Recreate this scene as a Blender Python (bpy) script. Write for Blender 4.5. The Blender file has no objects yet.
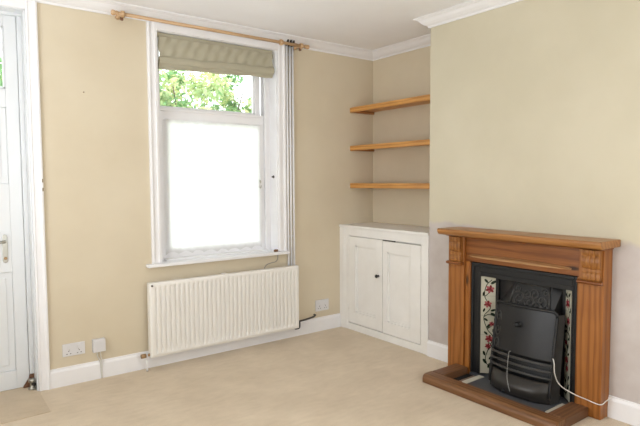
import bpy, bmesh, math, random
from mathutils import Vector, Matrix
random.seed(7)
scn = bpy.context.scene
COL = scn.collection
PI = math.pi

# ------------------------------------------------------------------ colour and materials
def lin(c):
    out = []
    for v in c:
        v /= 255.0
        out.append(v / 12.92 if v <= 0.04045 else ((v + 0.055) / 1.055) ** 2.4)
    return (*out, 1.0)

class NT:
    def __init__(self, name):
        self.m = bpy.data.materials.new(name); self.m.use_nodes = True
        self.t = self.m.node_tree; self.n = self.t.nodes; self.l = self.t.links
        self.bsdf = self.n['Principled BSDF']; self.out = self.n['Material Output']
    def node(self, typ, **kw):
        x = self.n.new(typ)
        for k, v in kw.items():
            if k in x.inputs: x.inputs[k].default_value = v
            else: setattr(x, k, v)
        return x
    def link(self, a, b): self.l.new(a, b)
    def coords(self, scale=(1, 1, 1), rot=(0, 0, 0), kind='Object'):
        tc = self.node('ShaderNodeTexCoord'); mp = self.node('ShaderNodeMapping')
        mp.inputs['Scale'].default_value = scale; mp.inputs['Rotation'].default_value = rot
        self.link(tc.outputs[kind], mp.inputs['Vector']); return mp.outputs['Vector']
    def noise(self, vec, scale, detail=4, rough=.55):
        n = self.node('ShaderNodeTexNoise'); n.inputs['Scale'].default_value = scale
        n.inputs['Detail'].default_value = detail; n.inputs['Roughness'].default_value = rough
        self.link(vec, n.inputs['Vector']); return n.outputs['Fac']
    def ramp(self, fac, stops):
        r = self.node('ShaderNodeValToRGB'); e = r.color_ramp.elements
        while len(e) < len(stops): e.new(.5)
        for i, (p, c) in enumerate(stops): e[i].position = p; e[i].color = c
        self.link(fac, r.inputs['Fac']); return r.outputs['Color']
    def bump(self, h, strength=.2, dist=.01):
        b = self.node('ShaderNodeBump'); b.inputs['Strength'].default_value = strength
        b.inputs['Distance'].default_value = dist
        self.link(h, b.inputs['Height']); self.link(b.outputs['Normal'], self.bsdf.inputs['Normal'])
    def set(self, **kw):
        for k, v in kw.items(): self.bsdf.inputs[k.replace('_', ' ')].default_value = v

def paint(name, c, rough=.5, var=.05, scale=3, bump=.05, bscale=60, metal=0.0, spec=.4):
    t = NT(name); v = t.coords()
    a = lin(c); d = (a[0] * (1 - var * 2), a[1] * (1 - var * 2.1), a[2] * (1 - var * 2.4), 1)
    t.link(t.ramp(t.noise(v, scale, 5), [(.3, d), (.7, a)]), t.bsdf.inputs['Base Color'])
    t.set(Roughness=rough, Metallic=metal, Specular_IOR_Level=spec)
    if bump: t.bump(t.noise(v, bscale, 3), bump, .004)
    return t.m

def wood(name, dark, mid, light, axis='y', rough=.42, ring=9.0, knots=True):
    """pine: growth rings stretched along the given axis, fine fibres and a few knots"""
    t = NT(name)
    s = {'x': (.12, 1, 1), 'y': (1, .12, 1), 'z': (1, 1, .12)}[axis]
    v = t.coords(s)
    w = t.node('ShaderNodeTexWave', wave_type='RINGS', rings_direction={'x': 'X', 'y': 'Y', 'z': 'Z'}[axis])
    w.inputs['Scale'].default_value = ring; w.inputs['Distortion'].default_value = 5
    w.inputs['Detail'].default_value = 3; w.inputs['Detail Scale'].default_value = 1.6
    t.link(v, w.inputs['Vector'])
    col = t.ramp(w.outputs['Fac'], [(.1, lin(light)), (.75, lin(mid)), (1.0, lin([.5 * (p + q) for p, q in zip(mid, dark)]))])
    s2 = {'x': (4, 160, 160), 'y': (160, 4, 160), 'z': (160, 160, 4)}[axis]
    f = t.noise(t.coords(s2), 1.0, 3)
    mx = t.node('ShaderNodeMix', data_type='RGBA', blend_type='MULTIPLY'); mx.inputs[0].default_value = .55
    t.link(col, mx.inputs[6]); t.link(t.ramp(f, [(.3, (.62, .55, .48, 1)), (.65, (1, 1, 1, 1))]), mx.inputs[7])
    res = mx.outputs[2]
    big = t.noise(t.coords(), 4.0, 2)
    m2 = t.node('ShaderNodeMix', data_type='RGBA', blend_type='MULTIPLY'); m2.inputs[0].default_value = .5
    t.link(res, m2.inputs[6]); t.link(t.ramp(big, [(.3, (.75, .7, .66, 1)), (.65, (1, 1, 1, 1))]), m2.inputs[7])
    res = m2.outputs[2]
    if knots:
        vo = t.node('ShaderNodeTexVoronoi'); vo.inputs['Scale'].default_value = 3.1
        s3 = {'x': (.6, 2, 2), 'y': (2, .6, 2), 'z': (2, 2, .6)}[axis]
        t.link(t.coords(s3), vo.inputs['Vector'])
        m3 = t.node('ShaderNodeMix', data_type='RGBA')
        k = t.ramp(vo.outputs['Distance'], [(.05, (1, 1, 1, 1)), (.11, (0, 0, 0, 1))])
        t.link(k, m3.inputs[0]); t.link(res, m3.inputs[6]); m3.inputs[7].default_value = lin([c * .55 for c in dark])
        res = m3.outputs[2]
    t.link(res, t.bsdf.inputs['Base Color'])
    t.set(Roughness=rough, Specular_IOR_Level=.45)
    t.bump(f, .08, .002)
    return t.m

M = {}
M['white'] = paint('white_gloss_paint', (236, 236, 239), .38, .025, 4, .03)
M['white_old'] = paint('aged_white_paint', (236, 235, 233), .42, .035, 5, .05)
M['upvc'] = paint('white_plastic_door', (222, 225, 228), .3, .015, 3, 0)
M['plastic'] = paint('white_plastic', (218, 217, 219), .35, .02, 8, 0)
M['radiator'] = paint('cream_radiator_enamel', (236, 234, 230), .33, .02, 3, 0)
M['ceiling'] = paint('ceiling_paint', (240, 241, 245), .9, .02, 2, .05)
M['cornice'] = paint('cornice_paint', (233, 233, 236), .7, .02, 3, .04)
M['dark_gap'] = paint('dark_gap', (58, 52, 48), .9, .05)
M['brass'] = paint('dull_brass', (176, 146, 112), .35, .12, 40, 0, metal=.85)
M['chrome'] = paint('chrome', (176, 174, 166), .3, .03, 20, 0, metal=1.0)
M['steel_dark'] = paint('tarnished_steel', (92, 88, 86), .4, .1, 30, 0, metal=.8)
M['black_plastic'] = paint('black_plastic', (28, 27, 27), .35, .05)
M['screw'] = paint('rusty_screw', (140, 122, 100), .6, .1)
M['bare_wood'] = paint('bare_brown_wood', (124, 88, 66), .7, .15, 30)
M['iron'] = paint('blacked_cast_iron', (34, 35, 37), .42, .12, 9, .12, 130, metal=.35, spec=.5)
M['iron_relief'] = paint('pale_cast_iron', (70, 69, 68), .42, .12, 14, .12, 130, metal=.35, spec=.5)  # paler tone; on the rails it paints in their highlights
M['iron_gloss'] = paint('polished_blacked_iron', (36, 36, 38), .36, .14, 7, .05, 90, metal=.4, spec=.55)
M['iron_ash'] = paint('cast_iron_painted_sheen', (52, 49, 47), .36, .16, 6, .06, 90, metal=.3, spec=.5)  # lighter tone paints reflected light into the ash cover
M['soot_and_void'] = paint('soot_and_void', (24, 23, 23), .95, .1, 10, .2)
M['slate'] = paint('grey_slate_tile', (84, 87, 93), .45, .1, 8, .05)
M['mortar'] = paint('brown_mortar', (136, 116, 100), .95, .1, 12, .3)
M['pale_strip'] = paint('pale_tile_edge', (205, 200, 186), .6, .05)
M['tile'] = paint('cream_glazed_tile', (192, 189, 172), .18, .03, 6, 0)
M['petal'] = paint('red_petal_glaze', (124, 42, 48), .2, .15, 40, 0)
M['petal_pale'] = paint('pink_petal_glaze', (174, 88, 96), .2, .12, 40, 0)
M['leaf_glaze'] = paint('green_leaf_glaze', (34, 50, 38), .2, .15, 30, 0)
M['grout'] = paint('tile_joint', (120, 116, 106), .8, .05)
M['cable'] = paint('white_cable', (214, 212, 206), .4, .02)
M['wire'] = paint('grey_wire', (150, 148, 145), .4, .02)
M['pole_wood'] = wood('pale_beech', (188, 152, 112), (204, 170, 130), (214, 182, 144), 'x', .4, 14, False)
M['shelf_y'] = wood('shelf_pine', (176, 118, 58), (204, 148, 80), (216, 162, 94), 'y', .4, 12, False)
M['shelf_x'] = wood('shelf_batten_pine', (156, 102, 56), (172, 118, 68), (182, 128, 78), 'x', .5, 12, False)
M['pine_z'] = wood('surround_pine_upright', (124, 72, 26), (152, 94, 40), (164, 106, 50), 'z', .36, 10)
M['pine_y'] = wood('surround_pine_lengthwise', (112, 62, 24), (138, 82, 36), (150, 94, 44), 'y', .36, 11)
M['pine_top'] = wood('mantel_shelf_pine', (138, 92, 46), (160, 110, 60), (172, 122, 70), 'y', .34, 11)
M['pine_corbel'] = wood('corbel_pine', (130, 82, 34), (156, 102, 48), (168, 114, 58), 'z', .4, 14, False)
M['pine_ledge'] = wood('polished_pine_painted_sheen', (150, 108, 70), (176, 134, 92), (190, 150, 108), 'y', .25, 11, False)  # paler tone paints the sheen along the ledge top
M['kerb_y'] = wood('kerb_pine', (98, 64, 38), (120, 82, 50), (132, 94, 60), 'y', .45, 11, False)
M['kerb_x'] = wood('kerb_pine_side', (92, 60, 38), (110, 76, 50), (122, 86, 58), 'x', .45, 11, False)

def wall_paint():
    t = NT('cream_emulsion'); v = t.coords()
    a = lin((212, 201, 179)); b = lin((206, 194, 171))
    t.link(t.ramp(t.noise(v, 1.6, 6), [(.35, b), (.65, a)]), t.bsdf.inputs['Base Color'])
    t.set(Roughness=.85, Specular_IOR_Level=.2); t.bump(t.noise(v, 45, 4), .06, .004); return t.m
M['wall'] = wall_paint()

def breast_paint():
    """cream emulsion above the mantel, bare pinkish plaster below an uneven edge"""
    t = NT('cream_over_bare_plaster'); v = t.coords()
    cream = t.ramp(t.noise(v, 1.6, 6), [(.35, lin((197, 190, 169))), (.65, lin((204, 197, 177)))])
    pl = t.ramp(t.noise(v, 5, 6), [(.3, lin((186, 177, 173))), (.7, lin((200, 194, 191)))])
    sep = t.node('ShaderNodeSeparateXYZ'); t.link(v, sep.inputs[0])
    n = t.noise(v, 7, 4)
    m = t.node('ShaderNodeMath', operation='MULTIPLY_ADD'); t.link(n, m.inputs[0]); m.inputs[1].default_value = -.09
    t.link(sep.outputs['Z'], m.inputs[2])
    # the painter stopped a little higher toward the alcove
    m2 = t.node('ShaderNodeMath', operation='MULTIPLY_ADD'); t.link(sep.outputs['Y'], m2.inputs[0]); m2.inputs[1].default_value = -.035
    t.link(m.outputs[0], m2.inputs[2])
    r = t.node('ShaderNodeMapRange'); t.link(m2.outputs[0], r.inputs['Value'])
    r.inputs['From Min'].default_value = 1.095; r.inputs['From Max'].default_value = 1.125
    mx = t.node('ShaderNodeMix', data_type='RGBA'); t.link(r.outputs[0], mx.inputs[0]); t.link(pl, mx.inputs[6]); t.link(cream, mx.inputs[7])
    t.link(mx.outputs[2], t.bsdf.inputs['Base Color'])
    t.set(Roughness=.88, Specular_IOR_Level=.2); t.bump(t.noise(v, 45, 4), .07, .004); return t.m
M['breast'] = breast_paint()

def carpet(name, a, b, k=1.0):
    t = NT(name); v = t.coords()
    f = t.noise(v, 420, 2, .6); g = t.noise(v, 2.6, 5, .6); h = t.noise(t.coords((1, 3.5, 1)), 9, 4)
    c1 = t.ramp(f, [(.3, lin([x * .86 for x in b])), (.7, lin(a))])
    mx = t.node('ShaderNodeMix', data_type='RGBA', blend_type='MULTIPLY'); mx.inputs[0].default_value = .9
    t.link(c1, mx.inputs[6]); t.link(t.ramp(g, [(.3, (.83, .81, .78, 1)), (.68, (1, 1, 1, 1))]), mx.inputs[7])
    m2 = t.node('ShaderNodeMix', data_type='RGBA', blend_type='MULTIPLY'); m2.inputs[0].default_value = .6
    t.link(mx.outputs[2], m2.inputs[6]); t.link(t.ramp(h, [(.3, (.88, .87, .85, 1)), (.6, (1, 1, 1, 1))]), m2.inputs[7])
    t.link(m2.outputs[2], t.bsdf.inputs['Base Color'])
    t.set(Roughness=.97, Specular_IOR_Level=.1, Sheen_Weight=.15); t.bump(f, .5, .004); return t.m
M['carpet'] = carpet('beige_carpet', (238, 222, 198), (222, 204, 179))
M['carpet_worn'] = carpet('worn_beige_carpet', (226, 208, 182), (208, 189, 163))

def fabric():
    t = NT('olive_beige_linen'); v = t.coords((60, 60, 900)); w = t.coords((900, 60, 60))
    f = t.noise(v, 1, 3); g = t.noise(w, 1, 3)
    ad = t.node('ShaderNodeMath', operation='ADD'); t.link(f, ad.inputs[0]); t.link(g, ad.inputs[1])
    t.link(t.ramp(ad.outputs[0], [(.35, lin((140, 135, 118))), (.8, lin((182, 177, 157)))]), t.bsdf.inputs['Base Color'])
    d = t.n.new('ShaderNodeBsdfTranslucent'); d.inputs['Color'].default_value = lin((176, 160, 112))
    mx = t.n.new('ShaderNodeMixShader'); mx.inputs[0].default_value = .10
    t.link(t.bsdf.outputs[0], mx.inputs[1]); t.link(d.outputs[0], mx.inputs[2]); t.link(mx.outputs[0], t.out.inputs[0])
    t.set(Roughness=.9, Specular_IOR_Level=.15); return t.m
M['fabric'] = fabric()

def net():
    t = NT('white_net_curtain'); t.set(Roughness=.9); t.bsdf.inputs['Base Color'].default_value = (.9, .9, .9, 1)
    v = t.coords()
    tr = t.n.new('ShaderNodeBsdfTranslucent'); tr.inputs['Color'].default_value = (.93, .93, .93, 1)
    tp = t.n.new('ShaderNodeBsdfTransparent'); m1 = t.n.new('ShaderNodeMixShader'); m2 = t.n.new('ShaderNodeMixShader')
    m1.inputs[0].default_value = .75
    t.link(t.bsdf.outputs[0], m1.inputs[1]); t.link(tr.outputs[0], m1.inputs[2])
    # the weave is open: more so in the lace band along the hem
    sep = t.node('ShaderNodeSeparateXYZ'); t.link(v, sep.inputs[0])
    r = t.node('ShaderNodeMapRange'); t.link(sep.outputs['Z'], r.inputs['Value'])
    r.inputs['From Min'].default_value = .86; r.inputs['From Max'].default_value = .91
    r.inputs['To Min'].default_value = .26; r.inputs['To Max'].default_value = .07
    t.link(r.outputs[0], m2.inputs[0]); t.link(m1.outputs[0], m2.inputs[1]); t.link(tp.outputs[0], m2.inputs[2])
    t.link(m2.outputs[0], t.out.inputs[0]); return t.m
M['net'] = net()

def glass():
    t = NT('window_glass'); tp = t.n.new('ShaderNodeBsdfTransparent'); tp.inputs['Color'].default_value = (.95, .97, .96, 1)
    gl = t.n.new('ShaderNodeBsdfGlossy'); gl.inputs['Roughness'].default_value = .02
    fr = t.n.new('ShaderNodeFresnel'); fr.inputs['IOR'].default_value = 1.45
    mx = t.n.new('ShaderNodeMixShader'); t.link(fr.outputs[0], mx.inputs[0]); t.link(tp.outputs[0], mx.inputs[1]); t.link(gl.outputs[0], mx.inputs[2])
    t.link(mx.outputs[0], t.out.inputs[0]); t.n.remove(t.bsdf); return t.m
M['glass'] = glass()

def leaf(name, c, tc):
    t = NT(name); v = t.coords()
    a = lin(c); b = tuple(x * .6 for x in a[:3]) + (1,)
    t.link(t.ramp(t.noise(v, 6, 3), [(.3, b), (.7, a)]), t.bsdf.inputs['Base Color']); t.set(Roughness=.5)
    d = t.n.new('ShaderNodeBsdfTranslucent'); d.inputs['Color'].default_value = lin(tc)
    mx = t.n.new('ShaderNodeMixShader'); mx.inputs[0].default_value = .35
    t.link(t.bsdf.outputs[0], mx.inputs[1]); t.link(d.outputs[0], mx.inputs[2]); t.link(mx.outputs[0], t.out.inputs[0]); return t.m
M['leaf_a'] = leaf('pale_green_leaf', (176, 200, 146), (205, 225, 165))
M['leaf_b'] = leaf('yellow_green_leaf', (214, 216, 160), (226, 230, 170))
M['leaf_c'] = leaf('mid_green_leaf', (112, 156, 104), (150, 195, 130))
M['bark'] = paint('bark', (110, 96, 88), .9, .2, 20, .3)
M['bounce_ground'] = paint('pale_bounce_ground', (206, 203, 198), .95, .06, 6, .2)  # ground made pale to bounce daylight up to the ceiling

# ------------------------------------------------------------------ mesh helpers
class MB:
    def __init__(self): self.v = []; self.f = []; self.m = []; self.s = []
    def add(self, vs, fs, mi=0, smooth=False):
        o = len(self.v); self.v += [tuple(a) for a in vs]
        for f in fs: self.f.append([o + i for i in f]); self.m.append(mi); self.s.append(smooth)
        return self
    def box(self, x0, x1, y0, y1, z0, z1, mi=0):
        x0, x1 = sorted((x0, x1)); y0, y1 = sorted((y0, y1)); z0, z1 = sorted((z0, z1))
        vs = [(x, y, z) for x in (x0, x1) for y in (y0, y1) for z in (z0, z1)]
        return self.add(vs, [(0, 1, 3, 2), (4, 6, 7, 5), (0, 4, 5, 1), (2, 3, 7, 6), (0, 2, 6, 4), (1, 5, 7, 3)], mi)
    def prism(self, poly, a, b, axis, mi=0, smooth=False):
        """poly in the two other axes (in x,y,z order), extruded along axis from a to b"""
        def P(p, t):
            return {'x': (t, p[0], p[1]), 'y': (p[0], t, p[1]), 'z': (p[0], p[1], t)}[axis]
        n = len(poly); vs = [P(p, a) for p in poly] + [P(p, b) for p in poly]
        self.add(vs, [[i, (i + 1) % n, n + (i + 1) % n, n + i] for i in range(n)], mi, smooth)
        o = len(self.v) - 2 * n
        self.f += [[o + i for i in range(n)][::-1], [o + n + i for i in range(n)]]; self.m += [mi, mi]; self.s += [False, False]
        return self
    def tube(self, pts, r, seg=10, mi=0, caps=True):
        pts = [Vector(p) for p in pts]; n = len(pts)
        rs = r if isinstance(r, (list, tuple)) else [r] * n
        t0 = (pts[1] - pts[0]).normalized()
        up = Vector((0, 0, 1)) if abs(t0.z) < .9 else Vector((1, 0, 0))
        nrm = (up - t0 * up.dot(t0)).normalized(); vs = []
        for i in range(n):
            t = (pts[min(i + 1, n - 1)] - pts[max(i - 1, 0)]).normalized()
            nrm = (nrm - t * nrm.dot(t)).normalized(); b = t.cross(nrm)
            for k in range(seg):
                a = 2 * PI * k / seg; vs.append(pts[i] + (nrm * math.cos(a) + b * math.sin(a)) * rs[i])
        fs = [[i * seg + k, i * seg + (k + 1) % seg, (i + 1) * seg + (k + 1) % seg, (i + 1) * seg + k] for i in range(n - 1) for k in range(seg)]
        o = len(self.v); self.add(vs, fs, mi, True)
        if caps:
            self.f += [[o + k for k in range(seg)][::-1], [o + (n - 1) * seg + k for k in range(seg)]]; self.m += [mi, mi]; self.s += [False, False]
        return self
    def lathe(self, c, axis, prof, seg=20, mi=0):
        """prof: (distance along axis, radius)"""
        A = Vector(axis).normalized(); return self.tube([Vector(c) + A * d for d, _ in prof], [max(r, .0002) for _, r in prof], seg, mi)
    def grid(self, fn, nu, nv, mi=0, smooth=True):
        vs = [fn(i / nu, j / nv) for j in range(nv + 1) for i in range(nu + 1)]
        fs = [[j * (nu + 1) + i, j * (nu + 1) + i + 1, (j + 1) * (nu + 1) + i + 1, (j + 1) * (nu + 1) + i] for j in range(nv) for i in range(nu)]
        return self.add(vs, fs, mi, smooth)
    def build(self, name, mats, parent=None, bevel=0, seg=2, solid=0, fix=True, **tags):
        me = bpy.data.meshes.new(name); me.from_pydata(self.v, [], self.f)
        for m in (mats if isinstance(mats, (list, tuple)) else [mats]): me.materials.append(m)
        me.polygons.foreach_set('material_index', self.m); me.polygons.foreach_set('use_smooth', self.s)
        if fix:
            bm = bmesh.new(); bm.from_mesh(me); bmesh.ops.recalc_face_normals(bm, faces=bm.faces); bm.to_mesh(me); bm.free()
        me.update(); o = bpy.data.objects.new(name, me); COL.objects.link(o)
        if parent is not None:
            o.parent = parent
            w = Matrix.Translation(-world_loc(parent)); o.matrix_parent_inverse = w
        if bevel:
            b = o.modifiers.new('bevel', 'BEVEL'); b.width = bevel; b.segments = seg; b.limit_method = 'ANGLE'; b.angle_limit = math.radians(40)
        if solid:
            b = o.modifiers.new('solid', 'SOLIDIFY'); b.thickness = solid; b.offset = 0
        for k, v in tags.items(): o[k] = v
        return o
def world_loc(o):
    # every parent here is an unrotated Empty in world space, or a mesh whose vertices are already in world space
    return ROOT.get(o.name, Vector((0, 0, 0)))
ROOT = {}
def thing(name, loc, label, category, group=None):
    o = bpy.data.objects.new(name, None); COL.objects.link(o); o.location = loc; o.empty_display_size = .05
    ROOT[o.name] = Vector(loc); o['label'] = label; o['category'] = category
    if group: o['group'] = group
    return o
def one(mb, name, mats, label, category, group=None, **kw):
    o = mb.build(name, mats, None, **kw); o['label'] = label; o['category'] = category
    if group: o['group'] = group
    return o
def struct(mb, name, mats, **kw):
    o = mb.build(name, mats, None, **kw); o['kind'] = 'structure'; return o
def sroot(name, loc):
    o = bpy.data.objects.new(name, None); COL.objects.link(o); o.location = loc; ROOT[o.name] = Vector(loc); o['kind'] = 'structure'; return o
def move_copy(src, delta, label, category, group=None):
    """a copy of a thing with copies of its parts and sub-parts, shifted by delta"""
    r = src.copy(); COL.objects.link(r); r.location = Vector(src.location) + Vector(delta)
    r['label'] = label; r['category'] = category
    if group: r['group'] = group
    def rec(a, b):
        for ch in list(a.children):
            if ch is b: continue
            c = ch.copy(); COL.objects.link(c); c.parent = b; c.matrix_parent_inverse = ch.matrix_parent_inverse.copy(); rec(ch, c)
    rec(src, r); return r
def bez(ps, n=24):
    """Catmull-Rom through the points"""
    ps = [Vector(p) for p in ps]; q = [ps[0] * 2 - ps[1]] + ps + [ps[-1] * 2 - ps[-2]]; out = []
    for i in range(1, len(q) - 2):
        for k in range(n):
            t = k / n; a, b, c, d = q[i - 1], q[i], q[i + 1], q[i + 2]
            out.append(.5 * ((2 * b) + (c - a) * t + (2 * a - 5 * b + 4 * c - d) * t * t + (3 * b - a - 3 * c + d) * t ** 3))
    out.append(ps[-1]); return out

# ------------------------------------------------------------------ measured room
XB, XC, YB = 2.122, 1.690, -1.148          # alcove back, chimney face, chimney corner
ZC, ZCOR, DCOR, ZSK = 2.734, 2.660, .0986, .133
XLEFT, YREAR = -2.55, -5.3
WX0, WX1, WZ0, WZ1 = -.125, .965, .80, 2.612   # window opening
DX0, DX1, DZ1 = -1.90, -1.015, 2.605           # door opening

# ------------------------------------------------------------------ shell
struct(MB().box(XLEFT - .2, XB + .3, YREAR - .2, .40, -.12, 0), 'floor', M['carpet'])
struct(MB().box(XLEFT - .2, XB + .3, YREAR - .2, .40, ZC, ZC + .25), 'ceiling', M['ceiling'])
w = MB()
T = .34
w.box(XLEFT, DX0, 0, T, 0, ZC).box(DX0, DX1, 0, T, DZ1, ZC).box(DX1, WX0, 0, T, 0, ZC)
w.box(WX0, WX1, 0, T, 0, WZ0 - .02).box(WX0, WX1, 0, T, WZ1, ZC).box(WX1, XB + .25, 0, T, 0, ZC)
struct(w, 'wall_back', M['wall'])
struct(MB().box(XB, XB + .25, YB - .0, 0, 0, ZC), 'wall_alcove', M['wall'])
FY0, FY1, FZ = -1.66, -2.40, .80               # hole in the chimney breast behind the cast-iron insert
w = MB()
w.box(XC, XB + .25, FY0, YB, 0, ZC).box(XC, XB + .25, YREAR, FY1, 0, ZC).box(XC, XB + .25, FY1, FY0, FZ, ZC)
w.box(XB + .05, XB + .25, FY1, FY0, 0, FZ)
struct(w, 'wall_right', M['breast'])
LW = (-2.95, -.75, .55, 2.40)                   # invented opening for the side fill lamp, unseen on the left
w = MB()
w.box(XLEFT - .2, XLEFT, YREAR, LW[0], 0, ZC).box(XLEFT - .2, XLEFT, LW[1], T, 0, ZC).box(XLEFT - .2, XLEFT, LW[0], LW[1], 0, LW[2]).box(XLEFT - .2, XLEFT, LW[0], LW[1], LW[3], ZC)
struct(w, 'wall_left', M['wall'])
RW = (-1.7, 1.1, .55, 2.45)                    # invented opening for the rear fill lamp, unseen behind the camera
w = MB()
w.box(XLEFT, RW[0], YREAR - .2, YREAR, 0, ZC).box(RW[1], XB + .25, YREAR - .2, YREAR, 0, ZC)
w.box(RW[0], RW[1], YREAR - .2, YREAR, 0, RW[2]).box(RW[0], RW[1], YREAR - .2, YREAR, RW[3], ZC)
struct(w, 'wall_front', M['wall'])

# cornice: one mitred length per wall
PROF = [(0, 0), (.012, 0), (.014, .012), (.020, .016), (.034, .022), (.052, .036), (.064, .050), (.070, .058), (.080, .060), (.086, .066), (DCOR, .066), (DCOR, .074)]
def sweep(path, name, i0, prof, mat, zbase, miter_start=True, miter_end=True):
    """profile (out from wall, up) along a polyline in plan; the room lies to the right of the path"""
    P = [Vector(p) for p in path]
    for i in range(len(P) - 1):
        def nrm(k):
            d = (P[k + 1] - P[k]).normalized(); return Vector((d.y, -d.x))
        n = nrm(i); ends = []
        for e, j in ((0, i - 1), (1, i + 1)):
            if 0 <= j < len(P) - 1:
                b = n + nrm(j); b = b / (b.dot(n)); ends.append(b)
            else: ends.append(n)
        vs = []
        for e, p in ((0, P[i]), (1, P[i + 1])):
            for (o, z) in prof: q = p + ends[e] * o; vs.append((q.x, q.y, zbase + z))
            q = p + ends[e] * .0; vs.append((q.x, q.y, zbase + prof[-1][1]))
        k = len(prof) + 1
        mb = MB(); mb.add(vs, [[a, (a + 1) % k, k + (a + 1) % k, k + a] for a in range(k)] + [list(range(k)), list(range(k, 2 * k))])
        struct(mb, f'{name}_{i0 + i}', mat)
sweep([(XLEFT, 0), (XB, 0), (XB, YB), (XC, YB), (XC, YREAR)], 'trim', 1, PROF, M['cornice'], ZCOR)

# skirting boards
SK = [(0, 0), (.018, 0), (.018, .108), (.015, .116), (.010, .122), (.008, ZSK), (0, ZSK)]
def skirting(name, p, q, out):
    mb = MB(); vs = []
    for a in (p, q):
        for o, z in SK: vs.append((a[0] + out[0] * o, a[1] + out[1] * o, z + .0005))
    k = len(SK); mb.add(vs, [[i, (i + 1) % k, k + (i + 1) % k, k + i] for i in range(k)] + [list(range(k)), list(range(k, 2 * k))])
    return struct(mb, name, M['white'])
skirting('baseboard_back', (-.947, 0), (1.683, 0), (0, -1))
b_ = skirting('baseboard_right', (XC, YB - .001), (XC, -1.436), (-1, 0))
skirting('baseboard_right', (XC, -2.597), (XC, YREAR), (-1, 0))

# dark chases where the heating pipes pass through the cornice
for k in range(3):
    MB().box(1.046 + .031 * k - .001, 1.046 + .031 * k + .012, -.062, -.005, 2.655, 2.703).build('pipe_chase', M['dark_gap'], bpy.data.objects['trim_1'])

# ------------------------------------------------------------------ sash window
win = sroot('window_1', (.42, .1, WZ0))
mb = MB()   # architrave: flat board with raised outer bead and a quirk
def archi(x0, x1, side):
    o, i = (x0, x1) if side < 0 else (x1, x0)
    s = 1 if side < 0 else -1
    return [(o, 0), (o, -.026), (o + s * .012, -.030), (o + s * .022, -.026), (o + s * .026, -.018), (o + s * .052, -.018), (o + s * .058, -.024), (i, -.020), (i, 0)]
mb.prism(archi(-.203, WX0, -1), WZ0 + .014, ZCOR + .001, 'z').prism(archi(WX1, 1.043, 1), WZ0 + .014, ZCOR + .001, 'z')
mb.box(-.13, .97, -.0205, 0, WZ1 - .004, ZCOR + .001)
mb.build('casing', M['white'], win, bevel=.0015)
mb = MB()   # reveal lining and the fixed beads in front of the sashes
mb.box(WX0, WX0 + .008, 0, .33, WZ0, WZ1).box(WX1 - .008, WX1, 0, .33, WZ0, WZ1).box(WX0, WX1, 0, .33, WZ1 - .008, WZ1)
mb.build('reveal_lining', M['white'], win)
for x0, x1 in ((WX0 + .008, -.066), (.906, WX1 - .008)):
    c = MB().box(x0, x1, .118, .135, WZ0, WZ1 - .008)
    s = 1 if x0 > 0 else -1; xc = x0 if s > 0 else x1
    c.box(xc, xc + s * .018, .108, .118, WZ0, WZ1 - .008).box(x0, x1, .182, .19, WZ0, WZ1)
    c.build('stop_bead', M['white'], win, bevel=.0015)
def sash(name, x0, x1, z0, z1, y0, y1, st, top, bot):
    c = MB().box(x0, x0 + st, y0, y1, z0, z1).box(x1 - st, x1, y0, y1, z0, z1)
    c.box(x0 + st, x1 - st, y0, y1, z1 - top, z1).box(x0 + st, x1 - st, y0, y1, z0, z0 + bot)
    g = .012
    c.box(x0 + st, x0 + st + g, y0 + .012, y1, z0 + bot, z1 - top).box(x1 - st - g, x1 - st, y0 + .012, y1, z0 + bot, z1 - top)
    c.box(x0 + st, x1 - st, y0 + .012, y1, z0 + bot, z0 + bot + g).box(x0 + st, x1 - st, y0 + .012, y1, z1 - top - g, z1 - top)
    o = c.build(name, M['white'], win, bevel=.002)
    MB().box(x0 + st, x1 - st, (y0 + y1) / 2 + .003, (y0 + y1) / 2 + .007, z0 + bot, z1 - top).build('pane', M['glass'], o)
    return o
sash('upper_sash', -.102, .903, 2.000, WZ1 - .01, .192, .232, .052, .05, .055)
ls = sash('lower_sash', -.062, .903, WZ0 + .02, 2.030, .138, .178, .055, .075, .07)
MB().box(-.062, .903, .124, .182, 2.018, 2.040).build('meeting_rail', M['white'], win, bevel=.003)
mb = MB()   # inner sill board with rounded nose, horned past the casing
mb.box(-.250, 1.050, -.062, 0.0, WZ0 - .012, WZ0 + .013).box(WX0 + .008, WX1 - .008, 0, .137, WZ0 - .012, WZ0 + .013)
mb.build('sill', M['white'], win, bevel=.006, seg=3)
MB().box(-.06, .90, .05, .137, WZ0 + .013, WZ0 + .026).build('sill_bead', M['white'], win, bevel=.003)
MB().box(WX0, WX1, .19, .42, WZ0 - .06, WZ0 + .018).build('outer_sill', M['white'], win, bevel=.004)
# fittings on the window
c = MB().box(.835, .858, .126, .1375, 1.385, 1.455)
c.tube(bez([(.846, .128, 1.445), (.846, .104, 1.452), (.842, .096, 1.43)], 6), .006, 8)
c.tube(bez([(.846, .128, 1.395), (.848, .106, 1.388), (.852, .100, 1.41)], 6), .006, 8)
one(c, 'cord_cleat', M['chrome'], 'small metal hook cleat on the right edge of the lower window sash', 'hook', bevel=.002)
c = MB().lathe((WX1 - .009, .055, 1.487), (-1, 0, 0), [(0, .013), (.004, .013), (.008, .008), (.018, .007), (.020, .002)], 14)
one(c, 'sash_stop', M['steel_dark'], 'small grey stop knob on the white right window reveal', 'window stop')
c = MB().prism([(.900, -.030), (.945, -.026), (.940, -.010), (.922, -.004), (.905, -.012)], WZ0 + .0135, WZ0 + .034, 'z')
one(c, 'sash_wedge', M['bare_wood'], 'small dark brown wedge at the right end of the window sill', 'wedge', bevel=.003)

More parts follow.
